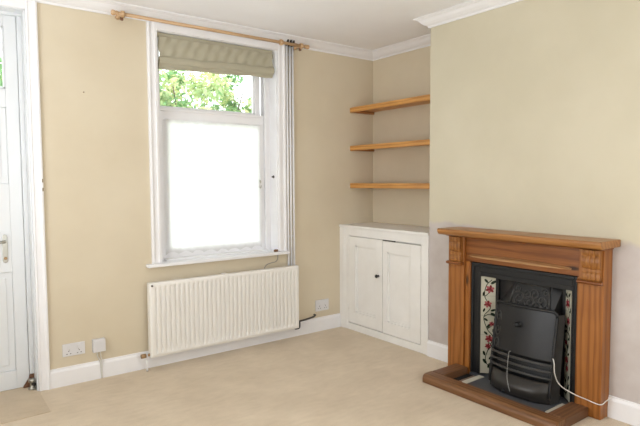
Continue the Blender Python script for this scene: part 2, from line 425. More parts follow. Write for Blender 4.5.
# net curtain over the lower sash: gathered on a wire, scalloped hem
def net_fn(u, v):
    x = -.042 + (.903) * u
    hem = .846 + .022 * abs(math.sin(u * 25)) + .006 * math.sin(u * 5 + 1)
    z = hem + (1.952 - hem) * v
    y = .120 + .006 * math.sin(u * 70 + .6 * math.sin(v * 4)) * (.4 + .6 * (1 - v)) + .004 * math.sin(u * 23 + v * 2)
    return (x + .006 * math.sin(v * 5) * u, y, z)
nt = thing('net_curtain', (.42, .12, .88), 'sheer white net curtain with a scalloped hem over the lower window', 'curtain')
MB().grid(net_fn, 150, 40).build('net', M['net'], nt, fix=False)
MB().tube([(-.03, .122, 1.95), (.86, .122, 1.95)], .003, 8).build('curtain_wire', M['white'], nt)

# roman blind, drawn up
rb = thing('roman_blind', (.42, .03, 2.6), 'olive-beige linen roman blind drawn up at the top of the window', 'blind')
MB().box(-.112, .930, .018, .052, 2.570, 2.600).build('headrail', M['fabric'], rb, bevel=.002)
def drop(u): return 2.322 + .040 * u
def blind_fn(u, v):
    x = -.106 + 1.030 * u; z0 = drop(u) + .075; z = z0 + (2.574 - z0) * v
    y = .014 - .012 * (1 - v) ** 1.5 + .006 * math.sin(u * 38 + 4 * v) * v * (1 - .5 * v) + .004 * math.sin(u * 71 - 6 * v) + .004 * math.sin(u * 19 - 9 * v) - .006 * math.sin(v * PI)
    return (x + .004 * math.sin(9 * v), y, z + .003 * math.sin(u * 9) * (1 - v))
MB().grid(blind_fn, 120, 24).build('blind_fabric', M['fabric'], rb, solid=.003, fix=False)
for k, (dz, hh, dy) in enumerate(((.030, .060, -.020), (.016, .050, -.008), (.0, .046, .006))):
    def fold_fn(u, v, dz=dz, hh=hh, dy=dy, k=k):
        x = -.108 + 1.034 * u; a = v * 2 * PI
        z = drop(u) + dz + hh * .5 + hh * .5 * math.cos(a) + .003 * math.sin(u * 13 + k * 2) + .002 * math.sin(u * 31 + k)
        return (x, .012 + dy + .013 * math.sin(a) + .003 * math.sin(u * 17 + k), z)
    MB().grid(fold_fn, 80, 14).build('fold', M['fabric'], rb)

# curtain pole
ZP = 2.648
cp = thing('curtain_pole', (.4, -.12, ZP), 'pale wooden curtain pole with turned ends above the window', 'curtain pole')
MB().tube([(-.452, -.12, ZP), (1.20, -.12, ZP)], .0128, 16).build('pole', M['pole_wood'], cp)
for x, s in ((-.448, -1), (1.190, 1)):
    MB().lathe((x, -.12, ZP), (s, 0, 0), [(0, .0128), (.0, .017), (.006, .019), (.010, .014), (.014, .014), (.018, .019), (.034, .020), (.042, .015), (.044, .004)], 18).build('finial', M['pole_wood'], cp)
for x in (-.412, 1.150):
    c = MB().lathe((x, -.001, ZP + .006), (0, -1, 0), [(0, .018), (.030, .018), (.034, .010), (.080, .010), (.098, .014)], 16)
    c.lathe((x - .012, -.12, ZP), (1, 0, 0), [(0, .016), (0, .023), (.024, .023), (.024, .016)], 18)
    br = c.build('bracket', M['pole_wood'], cp)
    MB().box(x - .010, x + .010, -.110, -.090, ZP - .040, ZP - .006).build('bracket_foot', M['bare_wood'], br, bevel=.003)
MB().lathe((.925, -.12, ZP), (1, 0, 0), [(0, .0145), (0, .022), (.008, .025), (.018, .025), (.026, .022), (.026, .0145)], 18).build('curtain_ring', M['pole_wood'], cp)

# ------------------------------------------------------------------ heating pipes
PX = [1.060, 1.091, 1.122]
hp = []
for k, x in enumerate(PX):
    nm = ('nearest the window casing', 'in the middle of the three', 'furthest right from the window casing')[k]
    hp.append(one(MB().tube([(x, -.022, .30), (x, -.022, 2.70)], .0098, 14), 'heating_pipe', M['white'],
                  'white vertical heating pipe beside the window, ' + nm, 'pipe', 'heating pipes right of the window'))
for z, wd in ((2.585, 'top'), (1.766, 'middle'), (.943, 'lowest')):
    c = MB().box(1.044, 1.138, -.0075, -.001, z - .010, z + .010)
    for x in PX: c.lathe((x, -.022, z - .010), (0, 0, 1), [(0, .0100), (0, .0140), (.02, .0140), (.02, .0100)], 14)
    one(c, 'pipe_clip', M['plastic'], f'white triple clip holding the heating pipes, the {wd} one', 'pipe clip', 'pipe clips')

# ------------------------------------------------------------------ radiator
RX0, RX1, RZ0, RZ1 = -.262, 1.114, .103, .681
rad = thing('radiator', (.42, -.08, RZ0), 'cream fluted panel radiator on the wall under the window', 'radiator')
NF = 34
def rad_fn(u, v):
    x = RX0 + .004 + (RX1 - RX0 - .008) * u; z = RZ0 + .002 + (RZ1 - RZ0 - .004) * v
    f = (u - .018) / .964 * NF; inside = 0 < f < NF
    wz = max(0, min(1, (z - RZ0 - .035) / .014)) * max(0, min(1, (RZ1 - .035 - z) / .014))
    t = f % 1.0
    prof = max(0.0, min(1.0, (abs(t - .5) - .10) / .12)) if inside else 1
    e = min(u * (RX1 - RX0), (1 - u) * (RX1 - RX0), v * (RZ1 - RZ0), (1 - v) * (RZ1 - RZ0))
    edge = 0.010 * (1 - min(1, e / .012)) ** 2
    return (x, -.112 + .0180 * (1 - prof) * wz + edge, z)
c = MB().grid(rad_fn, NF * 14, 44)
panel = c.build('panel', M['radiator'], rad, fix=False)
c = MB().box(RX0, RX0 + .006, -.104, -.052, RZ0 + .004, RZ1 - .004).box(RX1 - .006, RX1, -.104, -.052, RZ0 + .004, RZ1 - .004)
c.box(RX0, RX1, -.104, -.052, RZ1 - .010, RZ1 - .002).box(RX0 + .006, RX1 - .006, -.070, -.052, RZ0 + .004, RZ1 - .01)
c.box(RX0, RX1, -.104, -.052, RZ0, RZ0 + .006)
c.build('casing', M['radiator'], rad, bevel=.002)
MB().lathe((RX0 + .018, -.1065, RZ1 - .022), (0, -1, 0), [(0, .008), (.012, .008), (.013, .004)], 12).build('bleed_valve', M['steel_dark'], rad)
MB().box(.365, .400, -.1135, -.050, RZ1 - .004, RZ1 + .004).build('bracket_hook', M['radiator'], rad, bevel=.001)
for x in (.0, .85): MB().box(x, x + .04, -.053, -.001, .20, .60).build('wall_bracket', M['steel_dark'], rad)
c = MB().tube([(RX0 + .004, -.078, .124), (-.275, -.078, .124)], .0105, 12)
c.lathe((-.284, -.078, .084), (0, 0, 1), [(0, .012), (.0, .016), (.014, .016), (.016, .023), (.040, .023), (.044, .016), (.070, .016), (.074, .005)], 14)
c.lathe((-.312, -.078, .122), (1, 0, 0), [(-.016, .004), (-.016, .017), (.02, .017)], 12)
vl = c.build('valve', M['brass'], rad)
MB().tube([(-.284, -.078, .002), (-.284, -.078, .086)], .0075, 10).build('tail_pipe', M['white'], vl)
c = MB().tube(bez([(RX1 - .035, -.090, RZ0 - .006), (RX1 + .000, -.090, RZ0 - .006), (RX1 + .014, -.090, RZ0 + .008), (RX1 + .014, -.090, RZ0 + .060)], 8), .0085, 10)
c.build('lockshield_valve', M['black_plastic'], rad)
MB().tube(bez([(RX1 + .012, -.082, .158), (RX1 + .09, -.076, .160), (RX1 + .19, -.060, .166), (RX1 + .235, -.035, .170), (RX1 + .24, -.0100, .171)], 8), .0085, 12).build('feed_pipe', M['steel_dark'], rad)
c = MB().tube(bez([(.800, -.008, .660), (.830, -.008, .700), (.880, -.008, .715), (.925, -.010, .722), (.948, -.010, .745), (.950, -.010, .785)], 8), .0035, 8)
one(c, 'white_cable', M['wire'], 'thin pale cable running from under the window sill behind the radiator', 'cable')

# ------------------------------------------------------------------ sockets and wall bits
def socket(name, xc, zc, wd, ht, label, mat=M['plastic']):
    t = thing(name, (xc, -.006, zc - ht / 2), label, 'socket')
    MB().box(xc - wd / 2, xc + wd / 2, -.012, -.0005, zc - ht / 2, zc + ht / 2).build('face_plate', mat, t, bevel=.003, seg=3)
    for s in (-1, 1):
        cx = xc + s * wd * .235
        MB().box(cx - s * .004 - .011, cx - s * .004 + .011, -.0165, -.011, zc + .010, zc + .034).build('switch', mat, t, bevel=.0015)
        c = MB()
        c.box(cx - .003, cx + .003, -.0125, -.0105, zc + .000 - .012, zc + .006 - .012)
        for d in (-.012, .012): c.box(cx + d - .004, cx + d + .004, -.0125, -.0105, zc - .030, zc - .025)
        c.build('pin_holes', M['dark_gap'], t)
    for d in (-.030, .030):
        MB().lathe((xc + d * 1.0 * wd / .146, -.0115, zc), (0, -1, 0), [(0, .004), (.0015, .0035)], 10).build('screw', M['chrome'], t)
    return t
socket('wall_socket', -.785, .2525, .150, .090, 'white double wall socket nearest the door, above the skirting')
socket('wall_socket', 1.452, .249, .158, .108, 'white double wall socket between the radiator and the corner cupboard')
sp = thing('junction_box', (-.617, -.01, .205), 'white square junction box with a cable hanging to the carpet', 'junction box')
MB().box(-.661, -.573, -.040, -.0005, .205, .300).build('box', M['plastic'], sp, bevel=.005, seg=3)
MB().box(-.654, -.580, -.0425, -.039, .283, .294).build('lid_edge', M['plastic'], sp, bevel=.001)
c = MB().tube(bez([(-.632, -.022, .206), (-.628, -.024, .17), (-.612, -.025, .13), (-.606, -.024, .06), (-.606, -.030, .006)], 8), .0042, 8)
c.tube(bez([(-.608, -.022, .206), (-.606, -.023, .17), (-.600, -.024, .13), (-.600, -.024, .06), (-.600, -.030, .006)], 8), .0035, 8)
c.build('cable', M['cable'], sp)
c = MB().lathe((-.662, -.0005, 2.088), (0, -1, 0), [(0, .005), (.002, .005), (.006, .003), (.009, .002)], 10)
one(c, 'wall_screw', M['screw'], 'tiny screw in the cream wall between the door and the window', 'screw')

# ------------------------------------------------------------------ door
door = sroot('door_1', ((DX0 + DX1) / 2, .15, 0))
c = MB()
c.prism([(-.947, 0), (-.947, -.024), (-.958, -.028), (-.966, -.022), (-.972, -.017), (-1.000, -.017), (-1.006, -.022), (DX1 - .001, -.018), (DX1 - .001, 0)], 0.001, ZCOR + .001, 'z')
c.prism([(DX0 - .068, 0), (DX0 - .068, -.026), (DX0 - .04, -.018), (DX0, -.018), (DX0, 0)], 0.001, ZCOR + .001, 'z')
c.box(DX0, DX1, -.018, 0, DZ1 - .005, ZCOR + .001)
c.build('casing', M['white'], door, bevel=.0015)
c = MB().box(DX1 - .012, DX1, 0, .33, 0.001, DZ1).box(DX0, DX0 + .012, 0, .33, 0.001, DZ1).box(DX0, DX1, 0, .33, DZ1 - .012, DZ1)
c.box(DX1 - .038, DX1 - .012, .100, .20, 0.10, DZ1 - .012).box(DX1 - .075, DX1 - .012, .1765, .215, .001, DZ1 - .012).box(DX0, DX1, .1765, .215, DZ1 - .06, DZ1 - .012).box(DX0 + .012, DX0 + .030, .085, .128, .001, DZ1 - .012).box(DX0, DX1, .085, .128, DZ1 - .03, DZ1 - .012)
c.build('frame', M['upvc'], door, bevel=.002)
MB().prism([(-1.098, .006), (-1.028, .006), (-1.028, .098), (-1.052, .098), (-1.060, .065)], .1285, .104, 'y').build('frame_foot', M['bare_wood'], door, bevel=.003)
LX0, LX1, LY0, LY1, LZ0, LZ1 = DX0 + .016, -1.0545, .13, .175, .006, DZ1 - .014
c = MB()
GX0, GX1 = LX0 + .10, -1.133
ops = [(2.085, 2.500), (1.44, 1.96), (.135, .83)]
zs = [LZ0, .135, .83, 1.44, 1.96, 2.085, 2.50, LZ1]
c.box(LX0, GX0, LY0, LY1, LZ0, LZ1).box(GX1, LX1, LY0, LY1, LZ0, LZ1)
for a, b in ((LZ0, .135), (.83, 1.44), (1.96, 2.085), (2.50, LZ1)): c.box(GX0, GX1, LY0, LY1, a, b)
leaf_o = c.build('leaf', M['upvc'], door, bevel=.003)
for a, b in ((1.44, 1.96), (.135, .83)):
    c = MB().box(GX0, GX1, LY0 + .014, LY1 - .01, a, b).box(GX0 + .04, GX1 - .04, LY0 + .006, LY0 + .014, a + .04, b - .04)
    c.build('door_panel', M['upvc'], door, bevel=.004)
a, b = ops[0]
c = MB().box(GX0, GX0 + .012, LY0 - .006, LY0 + .01, a, b).box(GX1 - .012, GX1, LY0 - .006, LY0 + .01, a, b).box(GX0, GX1, LY0 - .006, LY0 + .01, a, a + .012).box(GX0, GX1, LY0 - .006, LY0 + .01, b - .012, b)
c.build('glazing_bead', M['upvc'], door, bevel=.002)
MB().box(GX0, GX1, LY0 + .02, LY0 + .024, a, b).build('pane', M['glass'], door)
hx = -1.172
h = MB().prism([(hx - .016, .915), (hx - .013, .902), (hx, .896), (hx + .013, .902), (hx + .016, .915), (hx + .016, 1.072), (hx + .013, 1.088), (hx, 1.094), (hx - .013, 1.088), (hx - .016, 1.072)], LY0 - .008, LY0 - .0005, 'y').build('handle_plate', M['chrome'], door, bevel=.003)
c = MB().lathe((hx, LY0 - .007, 1.045), (0, -1, 0), [(0, .012), (.012, .011), (.045, .009)], 14)
c.tube(bez([(hx, LY0 - .046, 1.045), (hx - .03, LY0 - .052, 1.046), (hx - .07, LY0 - .050, 1.041), (hx - .11, LY0 - .044, 1.043)], 8), .0095, 12)
c.build('lever', M['chrome'], h)
MB().lathe((hx, LY0 - .007, .930), (0, -1, 0), [(0, .011), (.010, .010), (.012, .006)], 14).build('lock_cylinder', M['brass'], h)
for z in (1.46, 1.40):
    MB().box(-.955, -.947, -.0265, -.012, z - .012, z + .012).build('paint_chip', M['screw'], door, label='dark chip in the white paint')
ds = thing('door_stop', (-1.046, .06, 0), 'small chrome stop lying on the carpet at the foot of the door frame', 'door stop')
MB().lathe((-1.048, .062, .0055), (0, 0, 1), [(0, .028), (.008, .028), (.013, .015), (.044, .014), (.049, .023), (.068, .022), (.074, .008)], 16).build('post', M['chrome'], ds)
MB().lathe((-1.048, .062, .040), (.4, -1, .1), [(0, .012), (.030, .013), (.032, .008)], 12).build('bumper', M['black_plastic'], ds)
c = MB().grid(lambda u, v: (-1.895 + .868 * u, -.430 + .550 * v if True else 0, .0045 + .0015 * math.sin(9 * u + 4 * v) * 0), 30, 20)
c.box(-1.895, -1.027, -.430, -.0195, .0004, .0044)
c2 = MB().prism([(-1.898, -.430), (-1.300, -.436), (-1.022, -.425), (-1.018, -.022), (-1.898, -.022)], .0004, .0050, 'z').box(-1.886, -1.046, -.022, .128, .0004, .0050)
one(c2, 'carpet_mat', M['carpet_worn'], 'worn darker beige carpet piece lying flat in front of the door', 'mat')

# ------------------------------------------------------------------ alcove shelves
def shelf(z, label):
    t = thing('alcove_shelf', (1.97, -.57, z), label, 'shelf', 'pine shelves in the alcove')
    MB().box(1.838, XB - .001, YB + .002, -.001, z - .020, z).build('board', M['shelf_y'], t, bevel=.001)
    MB().box(1.814, 1.838, YB + .002, -.001, z - .046, z + .001).build('front_lip', M['shelf_y'], t, bevel=.002)
    MB().box(1.838, XB - .001, -.024, -.001, z - .046, z - .020).build('batten', M['shelf_x'], t, bevel=.001)
    MB().box(1.838, XB - .001, YB + .002, YB + .025, z - .046, z - .020).build('batten', M['shelf_x'], t, bevel=.001)
    return t
s1 = shelf(2.164, 'highest of the three pine shelves in the alcove, nearest the ceiling')
for z, lb in ((1.790, 'middle of the three pine shelves in the alcove'), (1.421, 'lowest pine shelf in the alcove, next above the white cupboard')):
    move_copy(s1, (0, 0, z - 2.164), lb, 'shelf', 'pine shelves in the alcove')

# ------------------------------------------------------------------ alcove cupboard
CX = 1.6865
cb = thing('alcove_cupboard', (1.9, -.57, 0), 'white painted two-door cupboard built into the alcove below the shelves', 'cupboard')
c = MB()
c.box(CX, CX + .022, -.130, -.001, .001, .994).box(CX, CX + .022, -1.146, -1.064, .001, .994)
c.box(CX, CX + .022, -1.064, -.130, .918, .994).box(CX, CX + .022, -1.064, -.130, .001, .066)
c.box(CX + .03, XB - .001, -1.146, -1.13, .001, .994).box(CX + .03, XB - .001, -.02, -.001, .001, .994).box(CX + .04, CX + .05, -1.13, -.02, .066, .92)
c.build('carcass', M['white_old'], cb, bevel=.0015)
c = MB().box(CX - .010, CX - .0005, -.062, -.002, .001, .990).box(CX - .006, CX - .0005, -.080, -.062, .001, .990)
c.build('cover_strip', M['white_old'], cb, bevel=.002)
MB().box(CX - .006, CX - .0005, -1.146, -1.118, .001, .990).build('cover_strip', M['white_old'], cb, bevel=.002)
MB().box(CX - .016, XB - .001, -1.1465, -.001, .9945, 1.0195).build('top', M['white_old'], cb, bevel=.005, seg=3)
def cup_door(y0, y1, zb, zt, p):
    """framed door with a sunk panel and a small moulding round it"""
    py0, py1, pz0, pz1 = p; f = CX - .001
    c = MB()
    c.box(f, f + .026, y0, py0, zb, zt).box(f, f + .026, py1, y1, zb, zt).box(f, f + .026, py0, py1, zb, pz0).box(f, f + .026, py0, py1, pz1, zt)
    d = c.build('door', M['white_old'], cb, bevel=.0015)
    c = MB().box(f + .019, f + .025, py0, py1, pz0, pz1)
    for (a, b, e, g) in ((py0, py0 + .016, pz0, pz1), (py1 - .016, py1, pz0, pz1), (py0, py1, pz0, pz0 + .016), (py0, py1, pz1 - .016, pz1)):
        c.box(f + .009, f + .020, a, b, e, g)
    c.build('door_panel', M['white_old'], d, bevel=.003)
    return d
d1 = cup_door(-.600, -.134, .074, .914, (-.520, -.226, .185, .830))
d2 = cup_door(-1.060, -.606, .072, .906, (-.945, -.662, .178, .812))
MB().lathe((CX - .0015, -.553, .582), (-1, 0, 0), [(0, .010), (.004, .010), (.008, .006), (.016, .006), (.021, .014), (.030, .017), (.037, .013), (.040, .004)], 18).build('knob', M['black_plastic'], d1)
for z in (.22, .76):
    MB().tube([(CX - .003, -1.062, z - .03), (CX - .003, -1.062, z + .03)], .004, 8).build('hinge', M['white_old'], d2)
    MB().tube([(CX - .003, -.132, z - .03), (CX - .003, -.132, z + .03)], .004, 8).build('hinge', M['white_old'], d1)
MB().box(CX + .004, CX + .006, -.760, -.600, .908, .917).build('door_gap', M['dark_gap'], cb)

# ------------------------------------------------------------------ fireplace surround
SX = 1.583
fs = thing('fireplace_surround', (1.63, -2.02, 0), 'orange pine fireplace surround with corbels and a mantel shelf', 'fireplace')
# mantel shelf with a moulded nose
z1 = 1.091
nose = [(1.689, z1 - .044), (1.462, z1 - .044), (1.452, z1 - .036), (1.446, z1 - .026), (1.442, z1 - .014), (1.444, z1 - .004), (1.452, z1), (1.689, z1)]
MB().prism(nose, -2.640, -1.440, 'y').build('mantel_shelf', M['pine_top'], fs, bevel=.004, seg=3)
MB().prism([(1.689, z1 - .062), (1.560, z1 - .062), (1.540, z1 - .050), (1.530, z1 - .0445), (1.689, z1 - .0445)], -2.600, -1.434, 'y').build('bed_mould', M['pine_y'], fs)
zt = z1 - .062
for (a, b) in ((-1.581, -1.436), (-2.596, -2.444)):
    lg = MB().box(SX, 1.689, a, b, .001, zt).build('leg', M['pine_z'], fs, bevel=.004)
    m = (a + b) / 2 - .010; hw = .050 if a > -2 else .056
    # corbel: two stacked scroll lobes, reeded across the front
    prof = [(SX, .842), (1.548, .842), (1.541, .852), (1.540, .868), (1.546, .884), (1.557, .896), (1.562, .905), (1.556, .912), (1.542, .920), (1.531, .936), (1.526, .956), (1.529, .974), (1.538, .990), (1.530, .998), (1.524, 1.010), (1.523, zt), (SX, zt)]
    cb2 = MB()
    n = 4; wd = 2 * hw / n
    for i in range(n):
        y0 = m - hw + i * wd; off = .0 if i in (1, 2) else .002
        cb2.prism([(SX - (SX - x) * .72 + (off if x < SX else 0), z) for x, z in prof], y0 + .0005, y0 + wd - .0005, 'y')
    cb2.box(SX - .018, SX, m - hw, m + hw, .842, zt)
    cb2.build('corbel', M['pine_corbel'], lg, bevel=.003, seg=2)
    MB().prism([(SX, .818), (1.560, .818), (1.548, .822), (1.543, .830), (1.546, .838), (1.556, .841), (SX, .841)], a + .001, b - .006, 'y').build('corbel_foot', M['pine_y'], lg, bevel=.002)
MB().box(1.606, 1.688, -2.4435, -1.5815, .850, zt).build('frieze_panel', M['pine_y'], fs, bevel=.003)
# bowed ledge moulding across the frieze, thinning at both ends
def ledge():
    mb = MB(); N = 40; rings = []
    for i in range(N + 1):
        t = i / N; y = -1.612 - .775 * t; w = math.sin(PI * min(1, max(0, t))) ** .45
        d = .006 + .040 * w; h = .008 + .016 * w
        rings.append([(1.607, y, .888), (1.606 - d, y, .888 - .002), (1.606 - d - .004, y, .888 + h * .35), (1.606 - d * .8, y, .888 + h * .7), (1.606 - d * .25, y, .888 + h), (1.607, y, .888 + h)])
    vs = [p for r in rings for p in r]; k = 6
    mb.add(vs, [[i * k + j, i * k + (j + 1) % k, (i + 1) * k + (j + 1) % k, (i + 1) * k + j] for i in range(N) for j in range(k)] + [list(range(k)), list(range(N * k, N * k + k))])
    return mb
ledge().build('ledge_moulding', M['pine_ledge'], fs)
for (a, b) in ((-1.627, -1.5815),): MB().box(1.600, 1.688, a, b, .001, .850).build('inner_upright', M['pine_z'], fs, bevel=.003)
MB().box(1.600, 1.688, -2.4435, -2.428, .001, .850).build('inner_upright', M['pine_z'], fs, bevel=.002)

# ------------------------------------------------------------------ cast-iron insert with tiled cheeks
IX = 1.617
IY0, IY1, IZ = -1.629, -2.4265, .8475
ins = thing('fire_insert', (1.66, -2.03, 0), 'black cast-iron fireplace insert with flowered tile cheeks inside the pine surround', 'fireplace insert')
def ring(x0, x1, oy0, oy1, oz, iy0, iy1, iz, zb=.024):
    """three-sided frame (left, right, top)"""
    return MB().box(x0, x1, iy0, oy0, zb, oz).box(x0, x1, oy1, iy1, zb, oz).box(x0, x1, iy1, iy0, iz, oz)
ring(IX, 1.688, IY0, IY1, IZ, -1.7035, -2.3885, .752).build('frame', M['iron'], ins, bevel=.003)
ring(IX - .012, IX, IY0 - .001, IY1 + .001, IZ - .001, -1.650, -2.4055, .822).build('outer_moulding', M['iron'], ins, bevel=.005, seg=3)
ring(IX - .006, IX, -1.684, -2.4055 + .004, .782, -1.7035, -2.3885, .752).build('inner_moulding', M['iron'], ins, bevel=.003, seg=3)
# splayed tile panels
TA = (IX + .004, -1.7035); TB = (IX + .084, -1.7915)
UA = (IX + .004, -2.3885); UB = (IX + .084, -2.3005)
def tile_panel(A, B, sgn):
    A = Vector(A); B = Vector(B); d = (B - A).normalized(); L = (B - A).length
    n = Vector((d.y, -d.x)); n = n if n.x < 0 else -n
    z0, z1 = .030, .748
    def P(u, z, o=0): q = A + d * u + n * o; return (q.x, q.y, z)
    mb = MB()
    def slab(u0, u1, za, zb, o0, o1, mi):
        vs = [P(u, z, o) for u in (u0, u1) for z in (za, zb) for o in (o0, o1)]
        mb.add(vs, [(0, 1, 3, 2), (4, 6, 7, 5), (0, 4, 5, 1), (2, 3, 7, 6), (0, 2, 6, 4), (1, 5, 7, 3)], mi)
    slab(0, L, z0, z1, -.006, 0, 4)
    for i in range(5):
        a = z0 + (z1 - z0) * i / 5 + .0008; b = z0 + (z1 - z0) * (i + 1) / 5 - .0008
        slab(.004, L - .004, a, b, 0, .002, 0)
    def blob(u, z, ru, rz, ang, mi, o=.0032):
        N = 12; vs = [P(u, z, o + .0006)]
        for k in range(N):
            t = 2 * PI * k / N; x = ru * math.cos(t); y = rz * math.sin(t)
            uu = min(max(u + x * math.cos(ang) - y * math.sin(ang), .004), L - .004); zz = z + x * math.sin(ang) + y * math.cos(ang)
            vs.append(P(uu, zz, o))
        mb.add(vs, [(0, 1 + k, 1 + (k + 1) % N) for k in range(N)], mi)
    def stem(pts, wd=.0028):
        pp = bez([(u, z, 0) for u, z in pts], 8)
        for p, q in zip(pp[:-1], pp[1:]):
            e = (q - p); e = Vector((e.y, -e.x, 0)).normalized() * wd
            mb.add([P(min(max(r.x, .005), L - .005), r.y, .003) for r in (p - e, p + e, q + e, q - e)], [(0, 1, 2, 3)], 3)
    rnd = random.Random(3)
    def flower(u, z, s=1.0):
        for k in range(6):
            a = k * PI / 3 + .3; blob(u + .013 * s * math.cos(a), z + .012 * s * math.sin(a), .011 * s, .007 * s, a, 1 if k % 2 else 2, .0030 + .0003 * k)
        blob(u, z, .007 * s, .007 * s, 0, 1, .0052)
    def leaf(u, z, a, s=1.0): blob(u, z, .017 * s, .008 * s, a, 3, .0028)
    m = L / 2
    stem([(m + .02, .05), (m - .02, .13), (m - .005, .20), (m + .030, .30), (m - .01, .36), (m - .035, .45), (m + .01, .52), (m - .03, .60), (m - .02, .68), (m + .02, .725)])
    stem([(m - .005, .20), (m + .02, .24), (m - .01, .27)]); stem([(m - .01, .36), (m + .035, .40), (m + .04, .44)])
    stem([(m - .035, .45), (m + .0, .47), (m + .045, .455)]); stem([(m - .03, .60), (m + .0, .63), (m + .01, .665)])
    for (u, z, s) in ((m + .006, .655, 1.35), (m - .008, .545, 1.2), (m + .004, .290, 1.25), (m - .004, .235, .95), (m + .02, .40, .8)): flower(u, z, s)
    for (u, z, a, s) in ((m + .030, .705, .6, 1.3), (m - .02, .715, 2.3, 1.1), (m - .038, .62, 1.4, 1.0), (m - .034, .50, 1.2, .9), (m + .03, .50, .3, 1.1), (m + .03, .47, -.5, 1.2), (m - .02, .43, 2.5, 1.0),
                         (m + .0, .385, .9, 1.2), (m + .035, .345, 1.8, 1.1), (m - .02, .33, 2.4, 1.0), (m + .02, .15, .7, 1.3), (m - .025, .12, 2.2, 1.3), (m + .005, .09, 1.2, 1.2), (m - .03, .18, 1.9, 1.1), (m + .03, .07, .2, 1.0)): leaf(u, z, a, s)
    return mb
for A, B, s in ((TA, TB, 1), (UA, UB, -1)):
    tile_panel(A, B, s).build('tile_panel', [M['tile'], M['petal'], M['petal_pale'], M['leaf_glaze'], M['grout']], ins, fix=False, label='cream glazed tiles painted with red flowers and green stems')
ring(1.690, 1.706, -1.690, -2.402, .752, -1.806, -2.286, .73).build('arch_plate', M['iron'], ins, bevel=.002)
# canopy hood: sloping front with scrollwork and two bevelled sides
c = MB()
hz0, hz1 = .560, .750
F0, F1 = (1.598, -1.945), (1.598, -2.245)        # bottom of the front panel
vs = [(1.600, -1.935, hz0), (1.600, -2.262, hz0), (1.660, -2.232, hz1), (1.660, -1.960, hz1), (1.700, -1.815, hz0), (1.705, -1.800, hz1), (1.700, -2.284, hz0), (1.705, -2.290, hz1)]
c.add(vs, [(0, 1, 2, 3), (4, 0, 3, 5), (1, 6, 7, 2), (3, 2, 7, 5), (0, 4, 6, 1)])
hood = c.build('hood', M['iron_gloss'], ins, bevel=.003)
c = MB()
def H(s, t, o=.004):
    """a point on the sloping hood front: s across 0..1, t up 0..1"""
    a = Vector((1.600, -1.935, hz0)).lerp(Vector((1.600, -2.262, hz0)), s); b = Vector((1.660, -1.960, hz1)).lerp(Vector((1.660, -2.232, hz1)), s)
    return a.lerp(b, t) + Vector((-.95, 0, .3)) * o
for a, b in (((.04, .06), (.96, .06)), ((.96, .06), (.95, .94)), ((.95, .94), (.05, .94)), ((.05, .94), (.04, .06))):
    c.tube([H(*a), H(*b)], .0055, 8)
for cx, cy, s, dr in ((.22, .45, 1, 1), (.40, .62, .8, -1), (.60, .62, .8, 1), (.78, .45, 1, -1), (.32, .25, .7, -1), (.68, .25, .7, 1), (.50, .36, .9, 1), (.14, .75, .6, -1), (.86, .75, .6, 1)):
    pts = []
    for k in range(22):
        a = dr * (k * .42 + .6); r = .012 + .0075 * k * s
        pts.append(H(cx + r * math.cos(a), cy + r * 1.5 * math.sin(a), .004))
    c.tube(pts, [.0062 - .00015 * k for k in range(22)], 7)
for k in range(7):
    t = k / 6; c.tube([H(.12 + .76 * t, .14 + .05 * math.sin(k * 2), .003), H(.12 + .76 * t + .05, .26, .006), H(.12 + .76 * t + .02, .36, .003)], [.003, .008, .003], 7)
c.build('scrollwork', M['iron_relief'], hood)
# fire chamber inside the breast
c = MB().box(2.05, 2.07, -2.385, -1.675, .020, .79).box(1.71, 2.05, -1.690, -1.672, .020, .79).box(1.71, 2.05, -2.388, -2.370, .020, .79).box(1.72, 2.05, -2.37, -1.69, .020, .03).box(1.71, 2.05, -2.37, -1.69, .775, .79)
c.build('fire_chamber', M['soot_and_void'], ins)

# ------------------------------------------------------------------ fire front standing on the hearth
ff = thing('fire_cover', (1.50, -2.12, .022), 'black iron fire cover with a knob, rails and a bowed base standing on the hearth', 'fire cover')
YL, YR = -1.882, -2.322; YM = (YL + YR) / 2; HW = (YL - YR) / 2
def bow(s): return .030 * (1 - s * s)               # s in -1..1
def fx(s, z):                                        # front surface of the cover
    lean = 1.500 + .085 * max(0, (z - .10)) / .55
    return lean - bow(s)
def cover(u, v):
    s = 2 * u - 1; z = .285 + .322 * v
    if v > .9: pass
    r = .030; zz = z; edge = (1 - abs(s)) * HW
    if edge < r: zz = min(z, .607 - r + math.sqrt(max(0, r * r - (r - edge) ** 2)))
    return (fx(s, zz), YM - HW * s, zz)
MB().grid(cover, 60, 24).build('blower_plate', M['iron_gloss'], ff, solid=.010, fix=False)
rim = []
for k in range(0, 41): rim.append((fx(-1, .06 + .517 * k / 40) - .004, YL, .06 + .517 * k / 40))
for k in range(1, 7):
    a = k / 6 * PI / 2; s = -1 + .062 * (1 - math.cos(a)) * 2; rim.append((fx(s, .577) - .004, YM - HW * s, .577 + .030 * math.sin(a)))
for k in range(1, 30): s = -.876 + 1.752 * k / 30; rim.append((fx(s, .607) - .004, YM - HW * s, .607))
for k in range(5, -1, -1):
    a = k / 6 * PI / 2; s = 1 - .062 * (1 - math.cos(a)) * 2; rim.append((fx(s, .577) - .004, YM - HW * s, .577 + .030 * math.sin(a)))
for k in range(40, -1, -1): rim.append((fx(1, .06 + .517 * k / 40) - .004, YR, .06 + .517 * k / 40))
MB().tube(rim, .0105, 10).build('rim', M['iron'], ff)
MB().lathe((fx(.02, .488) - .004, -2.083, .488), (-1, 0, .1), [(0, .020), (.004, .019), (.007, .009), (.018, .009), (.024, .017), (.034, .019), (.042, .013), (.044, .003)], 18).build('knob', M['iron'], ff)
